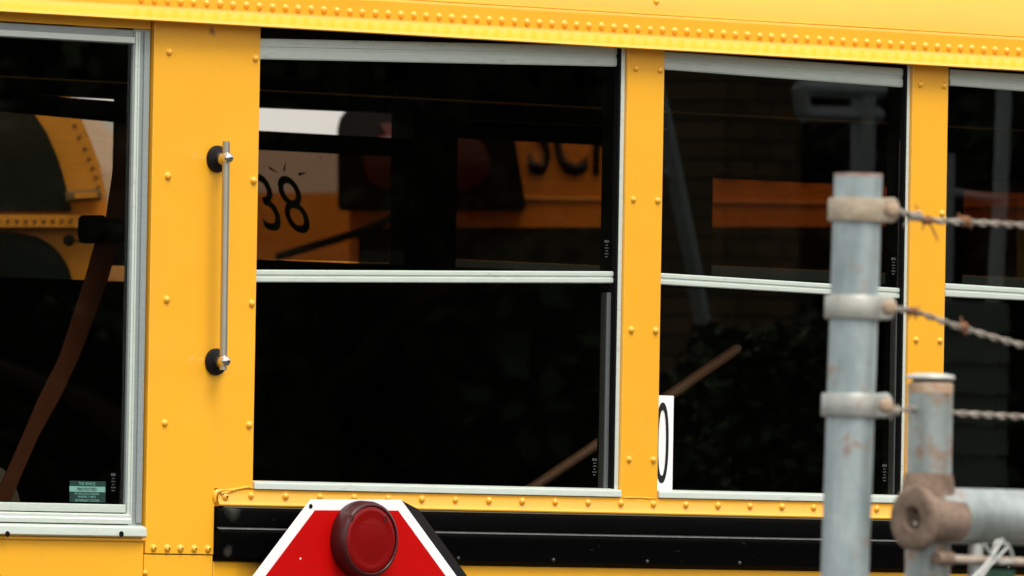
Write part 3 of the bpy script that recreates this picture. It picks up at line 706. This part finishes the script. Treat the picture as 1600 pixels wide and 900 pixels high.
# gate post with cap, rusty end fitting and top rail
G2 = galv('galvanised_gate_post', [(FP(1478, 690, -.03), .010, .034, (.46, .34, .19)), (FP(1440, 748, -.03), .016, .046, (.26, .125, .08)), (FP(1472, 765, -.03), .02, .052, (.27, .15, .10)), (FP(1452, 605, -.02), .006, .020, (.34, .20, .12))],
          (.24, .275, .26), (.42, .46, .44), .12)
a2 = FP(1453.5, 600, .02); b2p = FP(1449, 900, .02); gp2 = ground_pt(a2, b2p)
gate = empty('gate_post', gp2, 'stained galvanised gate post with domed cap and round rusty pipe fitting', 'gate post')
r2 = 35.5*sc
MB().tube([gp2, b2p, a2], r2, n=40, caps=False).build('tube', G2, gate, smooth=60)
MB().lathe(a2, (0, 0, 1), [(-.010, r2*1.012), (-.0005, r2*1.015), (.0015, r2*.95), (.0015, r2*.80)], n=40).build('rusty_rim', rust('rim_rust_orange', (.36, .20, .11), (.48, .38, .28)), gate)
MB().lathe(a2, (0, 0, 1), [(0, r2*.80), (.005, r2*.80)], n=40).build('cap_neck', BLACK, gate)
MB().lathe(a2+Vector((0, 0, .0050)), (0, 0, 1), [(0, r2*.8), (.0005, r2*1.06), (.003, r2*1.09), (.0048, r2*1.03), (.0065, r2*.7), (.0072, 0)], n=40).build('post_cap', galv('cap_galvanised', (), (.55, .54, .48), (.66, .64, .58)), gate, smooth=60)
# fitting along the rail, its axis along the fence
ax_ = Vector((1, 0, -.004)).normalized()
dc = FP(1425, 810, -.02)
RU2 = rust('fitting_rust', (.085, .052, .034), (.30, .215, .16), 26)
fit = MB().lathe(dc, ax_, [(.022, 17*sc), (.002, 17*sc), (-.0005, 20*sc), (-.001, 36*sc), (-.0005, 47*sc), (.002, 50.5*sc), (.008, 51*sc), (.012, 47*sc), (.020, 37*sc), (.070, 34*sc)], n=48).build('rail_end_fitting', RU2, gate, smooth=45)
MB().lathe(dc, ax_, [(.018, 17.5*sc), (.0180, 0)], n=24).build('fitting_hole', RUST, gate)
MB().lathe(dc+Vector((.006, 0, -.006)), ax_, [(.012, 6*sc), (-.002, 4*sc), (-.004, 0)], n=10).build('bolt_end', galv('bolt_galv', (), (.4, .36, .3), (.5, .46, .4)), gate)
G3 = galv('galvanised_rail', [(FP(1486, 775, -.02), .008, .038, (.34, .24, .20))], (.24, .265, .25), (.44, .48, .47), .03)
rs = FP(1452, 805, -.008); re = rs + ax_*1.7
MB().tube([rs, re], 43.5*sc, n=48).build('top_rail', G3, gate, smooth=60)
# lumpy weld and collar between post and rail
MB().lathe(FP(1450, 795, .0), (0, 0, 1), [(-.034, r2*1.02), (-.030, r2*1.16), (-.01, r2*1.22), (.018, r2*1.20), (.034, r2*1.10), (.040, r2*1.02)], n=40).build('weld_collar', RU2, gate, smooth=60)
th = MB().tube([FP(1466, 872, -.03), FP(1500, 874, -.03), FP(1800, 886, -.03)], 6.5*sc, n=16).build('tension_rod', rust('rod_rust', (.28, .18, .12), (.46, .40, .34)), gate, smooth=60)
MB().lathe(FP(1478, 873, -.03), ax_, [(-.018, 0), (-.016, 11*sc), (.008, 11*sc), (.010, 7*sc)], n=20).build('rod_collar', RU2, gate, smooth=40)
# mesh ties and the strip below the rail
TIE = galv('tie_wire', (), (.46, .47, .44), (.56, .57, .55))
MB().tube([FP(1525, 850, -.02), FP(1523, 960, -.02)], 11*sc, n=18).build('short_strut', TIE, gate, smooth=60)
def tie(pts, r_=2.6): MB().tube([FP(x_, y_, -.045) for x_, y_ in pts], r_*sc, n=8).build('wire_tie', TIE, gate, smooth=60)
tie(((1518,905),(1532,892),(1545,876),(1556,860),(1563,848))); tie(((1527,910),(1545,885),(1558,872),(1574,855),(1567,843),(1556,846),(1550,862),(1562,880),(1582,878)), 2.2)
tie(((1563,848),(1574,850),(1580,862),(1583,875)), 2.2); tie(((1538,850),(1552,872),(1566,880)), 2.4)
gs = MB().slab([FP(a_, b_, .03) for a_, b_ in ((1543,889),(1586,891),(1588,990),(1541,990))], (0, .004, 0)).build('green_slat', simple('green_plastic', (.05, .14, .08), .5), gate)

# ================================================================== WHAT THE GLASS REFLECTS (yard on the camera's side)
def RF(px, py, D):
    p_ = P(px, py, D); return Vector((p_.x, -D, p_.z))
DG = galv('dull_galvanised', (), (.30, .34, .34), (.40, .44, .44))
def refl_tube(m, pts, D, wpx):
    q = [RF(a_, b_, D) for a_, b_ in pts]; k = ((P(pts[0][0], pts[0][1], D)-CAM).dot(fwd))/FPX
    m.tube(q, wpx*k/2, n=14)
D1 = 9.0
o = RF(1075, 300, D1)
yp = empty('leaning_pole', Vector((o.x, o.y, 0)), 'grey leaning pole with a side arm, reflected in the second passenger window', 'pole')
m = MB(); refl_tube(m, ((1030,110),(1048,180),(1070,290),(1098,430),(1140,640),(1180,800)), D1, 26); m.build('pole_shaft', DG, yp, smooth=60)
m = MB(); refl_tube(m, ((1010,235),(1040,262),(1072,285)), D1, 15); m.build('side_arm', DG, yp, smooth=60)
o = RF(1360, 300, D1)
gf = empty('pipe_frame', Vector((o.x, o.y, 0)), 'grey square frame of pipes, reflected beside the fence post', 'frame')
m = MB(); refl_tube(m, ((1362,150),(1360,300),(1352,800),(1340,1400)), D1, 38); m.build('upright', DG, gf, smooth=60)
m = MB(); refl_tube(m, ((1268,178),(1385,180)), D1, 26); m.build('cross_bar', DG, gf, smooth=60)
m = MB(); refl_tube(m, ((1262,135),(1268,178)), D1, 26); m.build('upright', DG, gf, smooth=60)
m = MB(); refl_tube(m, ((1262,138),(1390,142)), D1, 26); m.build('cross_bar', DG, gf, smooth=60)
o = RF(1575, 300, D1)
gf2 = empty('yard_gate', Vector((o.x, o.y, 0)), 'grey pipe gate with one cross bar, reflected in the last window', 'gate')
for pts, wpx in ((((1582,120),(1576,300),(1566,480),(1540,900),(1520,1500)), 24), (((1497,240),(1494,440),(1488,900),(1480,1500)), 15)):
    m = MB(); refl_tube(m, pts, D1, wpx); m.build('upright', DG, gf2, smooth=60)
m = MB(); refl_tube(m, ((1497,300),(1574,312)), D1, 14); m.build('cross_bar', DG, gf2, smooth=60)
# board panel, brick pier and bush
D2 = 8.5
SID = Mat('grey_boards'); SID.base(SID.mix(SID.noise(6, 4, .6, (.2, 1, 6)), (.07, .09, .07), (.15, .17, .14)), .8); SID = SID.m
p0, p1 = RF(1488, 600, D2), RF(1588, 600, D2); zt = RF(1530, 468, D2).z
shed = empty('board_fence', Vector(((p0.x+p1.x)/2, -D2-.1, 0)), 'low grey fence panel of horizontal boards, reflected low in the last window', 'fence')
m = MB(); zz = 0.0
while zz < zt-.02: m.slab([(p0.x, -D2+.012, zz), (p1.x, -D2+.012, zz), (p1.x, -D2, zz+.08), (p0.x, -D2, zz+.08)], (0, -.03, 0)); zz += .082
m.build('board_panel', SID, shed)
MB().box(p0.x-.05, p0.x-.002, -D2-.05, -D2+.01, 0, zt+.03).build('post', SID, shed)
D3 = 11.0
BRK = Mat('brick'); bt_ = BRK.n.new('ShaderNodeTexBrick'); bt_.inputs['Scale'].default_value = 4.4; bt_.inputs['Color1'].default_value = (.13, .085, .04, 1); bt_.inputs['Color2'].default_value = (.07, .06, .03, 1); bt_.inputs['Mortar'].default_value = (.03, .028, .02, 1)
sx_ = BRK.n.new('ShaderNodeSeparateXYZ'); cx_ = BRK.n.new('ShaderNodeCombineXYZ'); BRK.l.new(BRK.geo.outputs['Position'], sx_.inputs[0]); BRK.l.new(sx_.outputs[0], cx_.inputs[0]); BRK.l.new(sx_.outputs[2], cx_.inputs[1]); BRK.l.new(cx_.outputs[0], bt_.inputs['Vector'])
BRK.base(bt_.outputs['Color'], .9, 0, .15); BRK = BRK.m
q0, q1 = RF(1140, 300, D3), RF(1262, 300, D3); zt = RF(1200, 60, D3).z
pier = empty('brick_pier', Vector(((q0.x+q1.x)/2, -D3-.2, 0)), 'old brown brick pier, dimly reflected in the second passenger window', 'brick pier')
MB().box(q0.x, q1.x, -D3-.4, -D3, 0, zt).build('brickwork', BRK, pier)
MB().box(q0.x-.04, q1.x+.04, -D3-.44, -D3+.04, zt, zt+.08).build('coping', BRK, pier)
# leafy trees filling the reflection
LEAF = Mat('leaves'); LEAF.base(LEAF.mix(LEAF.noise(1.5, 5, .7), (.016, .024, .008), (.045, .055, .017)), .7, 0, .2); LEAF = LEAF.m
BARK = simple('bark', (.06, .045, .03), .9)
def tree(x_, y_, h, r_, label, n_=2600, grp='trees on the camera side of the yard'):
    t_ = empty('leafy_tree', (x_, y_, 0), label, 'tree', grp)
    tm = MB(); tm.tube([(x_, y_, 0), (x_+.1, y_, h*.3), (x_-.1, y_+.1, h*.6), (x_, y_, h*.85)], [.28, .2, .13, .04], n=10)
    for k in range(7):
        an = random.uniform(0, 6.28); z_ = h*random.uniform(.18, .6)
        tm.tube([(x_, y_, z_), (x_+math.cos(an)*r_*.4, y_+math.sin(an)*r_*.4, z_+h*.08), (x_+math.cos(an)*r_*.8, y_+math.sin(an)*r_*.8, z_+h*.12)], [.1, .06, .02], n=6)
    tm.build('trunk', BARK, t_, smooth=60)
    bm = bmesh.new()
    cl3 = [(Vector((random.gauss(0, .45)*r_, random.gauss(0, .45)*r_, h*random.uniform(.08, .95))), random.uniform(.25, .5)*r_) for _ in range(26)]
    for _ in range(n_):
        c_, rr2 = random.choice(cl3); v_ = Vector((random.gauss(0, 1), random.gauss(0, 1), random.gauss(0, .8))).normalized()*rr2*random.uniform(.5, 1)
        p_ = Vector((x_, y_, 0))+c_+v_
        if p_.z < .1: continue
        s_ = random.uniform(.05, .11); n1 = Vector((random.gauss(0, 1), random.gauss(0, 1), random.gauss(0, 1))).normalized(); n2 = n1.orthogonal().normalized()
        q = [bm.verts.new(p_+n1*s_), bm.verts.new(p_+n2*s_*.6), bm.verts.new(p_-n1*s_), bm.verts.new(p_-n2*s_*.6)]
        bm.faces.new(q)
    me = bpy.data.meshes.new('crown'); bm.to_mesh(me); bm.free(); me.materials.append(LEAF)
    c_ = bpy.data.objects.new('crown', me); COL.objects.link(c_); link(c_, t_)
labs = ['broad leafy tree nearest the yard gate', 'second leafy tree beyond the yard gate', 'third leafy tree beyond the shed', 'fourth leafy tree behind the shed', 'farthest leafy tree of the reflected row', 'leafy tree to the right of the reflected row', 'leafy tree to the left of the reflected row']
for i, dx in enumerate((-9, -6, -3, 0, 3, 6, 9)):
    bx_, by_ = 22.5, -22.0
    tree(bx_+dx*math.cos(YAW)+random.uniform(-1, 1), by_+dx*math.sin(YAW)+random.uniform(-1, 1), random.uniform(6.5, 8.5), 2.4, labs[i], 9000)
bq = RF(1215, 700, 8.3)
bsh = empty('shrub', (bq.x, bq.y, 0), 'dark shrub in front of the leaning pole', 'shrub')
bms = bmesh.new()
for _ in range(11000):
    a_ = random.uniform(0, 6.283); z_ = random.uniform(.1, 2.28); r_ = .46*math.sqrt(random.random())*(1 if z_ < 1.9 else math.sqrt(max(0, (2.4-z_)/.5)))
    p_ = Vector((bq.x+math.cos(a_)*r_, bq.y+math.sin(a_)*r_*.6, z_)); s_ = random.uniform(.015, .032)
    n1 = Vector((random.gauss(0, 1), random.gauss(0, 1), random.gauss(0, 1))).normalized(); n2 = n1.orthogonal().normalized()
    bms.faces.new([bms.verts.new(p_+n1*s_), bms.verts.new(p_+n2*s_*.6), bms.verts.new(p_-n1*s_), bms.verts.new(p_-n2*s_*.6)])
me = bpy.data.meshes.new('foliage'); bms.to_mesh(me); bms.free(); me.materials.append(LEAF)
c_ = bpy.data.objects.new('foliage', me); COL.objects.link(c_); link(c_, bsh)
MB().tube([(bq.x, bq.y, 0), (bq.x+.02, bq.y, 1.2), (bq.x, bq.y, 1.9)], [.03, .02, .008], n=8).build('stem', BARK, bsh)
# evergreen hedge behind them, closing the gaps
hd = MB()
bmh = hd.bm
for _ in range(32000):
    t_ = random.uniform(-14, 14); p_ = Vector((25+t_*math.cos(YAW), -24.5+t_*math.sin(YAW), random.uniform(0, 5.2)))+Vector((random.gauss(0, .5), random.gauss(0, .5), 0))
    s_ = random.uniform(.07, .15); n1 = Vector((random.gauss(0, 1), random.gauss(0, 1), random.gauss(0, 1))).normalized(); n2 = n1.orthogonal().normalized()
    q = [bmh.verts.new(p_+n1*s_), bmh.verts.new(p_+n2*s_*.7), bmh.verts.new(p_-n1*s_), bmh.verts.new(p_-n2*s_*.7)]; bmh.faces.new(q)
tag(hd.build('hedge', LEAF), 'tall dark hedge closing the yard behind the trees', 'hedge')

# unseen dark block added to keep bright sky out of the window reflections
bc = Vector((28.5, -27.5, 0)); bn = Vector((math.sin(YAW), -math.cos(YAW), 0)); bt = Vector((math.cos(YAW), math.sin(YAW), 0))
backdrop = empty('backdrop', bc+bn*4, 'long dark backdrop added unseen behind the hedge to darken the reflections', 'backdrop')
BW = Mat('backdrop_boards'); BW.base(BW.mix(BW.noise(3, 5, .6, (3, 3, .3)), (.018, .016, .013), (.045, .040, .032)), .85, 0, .15); BW = BW.m
MB().slab([bc-bt*17, bc+bt*17, bc+bt*17+Vector((0, 0, 6)), bc-bt*17+Vector((0, 0, 6))], bn*8).build('wall', BW, backdrop)
MB().slab([bc-bt*17.5-bn*.5+Vector((0, 0, 6.0)), bc-bt*17.5+bn*4+Vector((0, 0, 8.6)), bc-bt*17.5+bn*8.5+Vector((0, 0, 6.0)), bc-bt*17.5+bn*4+Vector((0, 0, 8.3))], bt*35).build('roof', BW, backdrop)
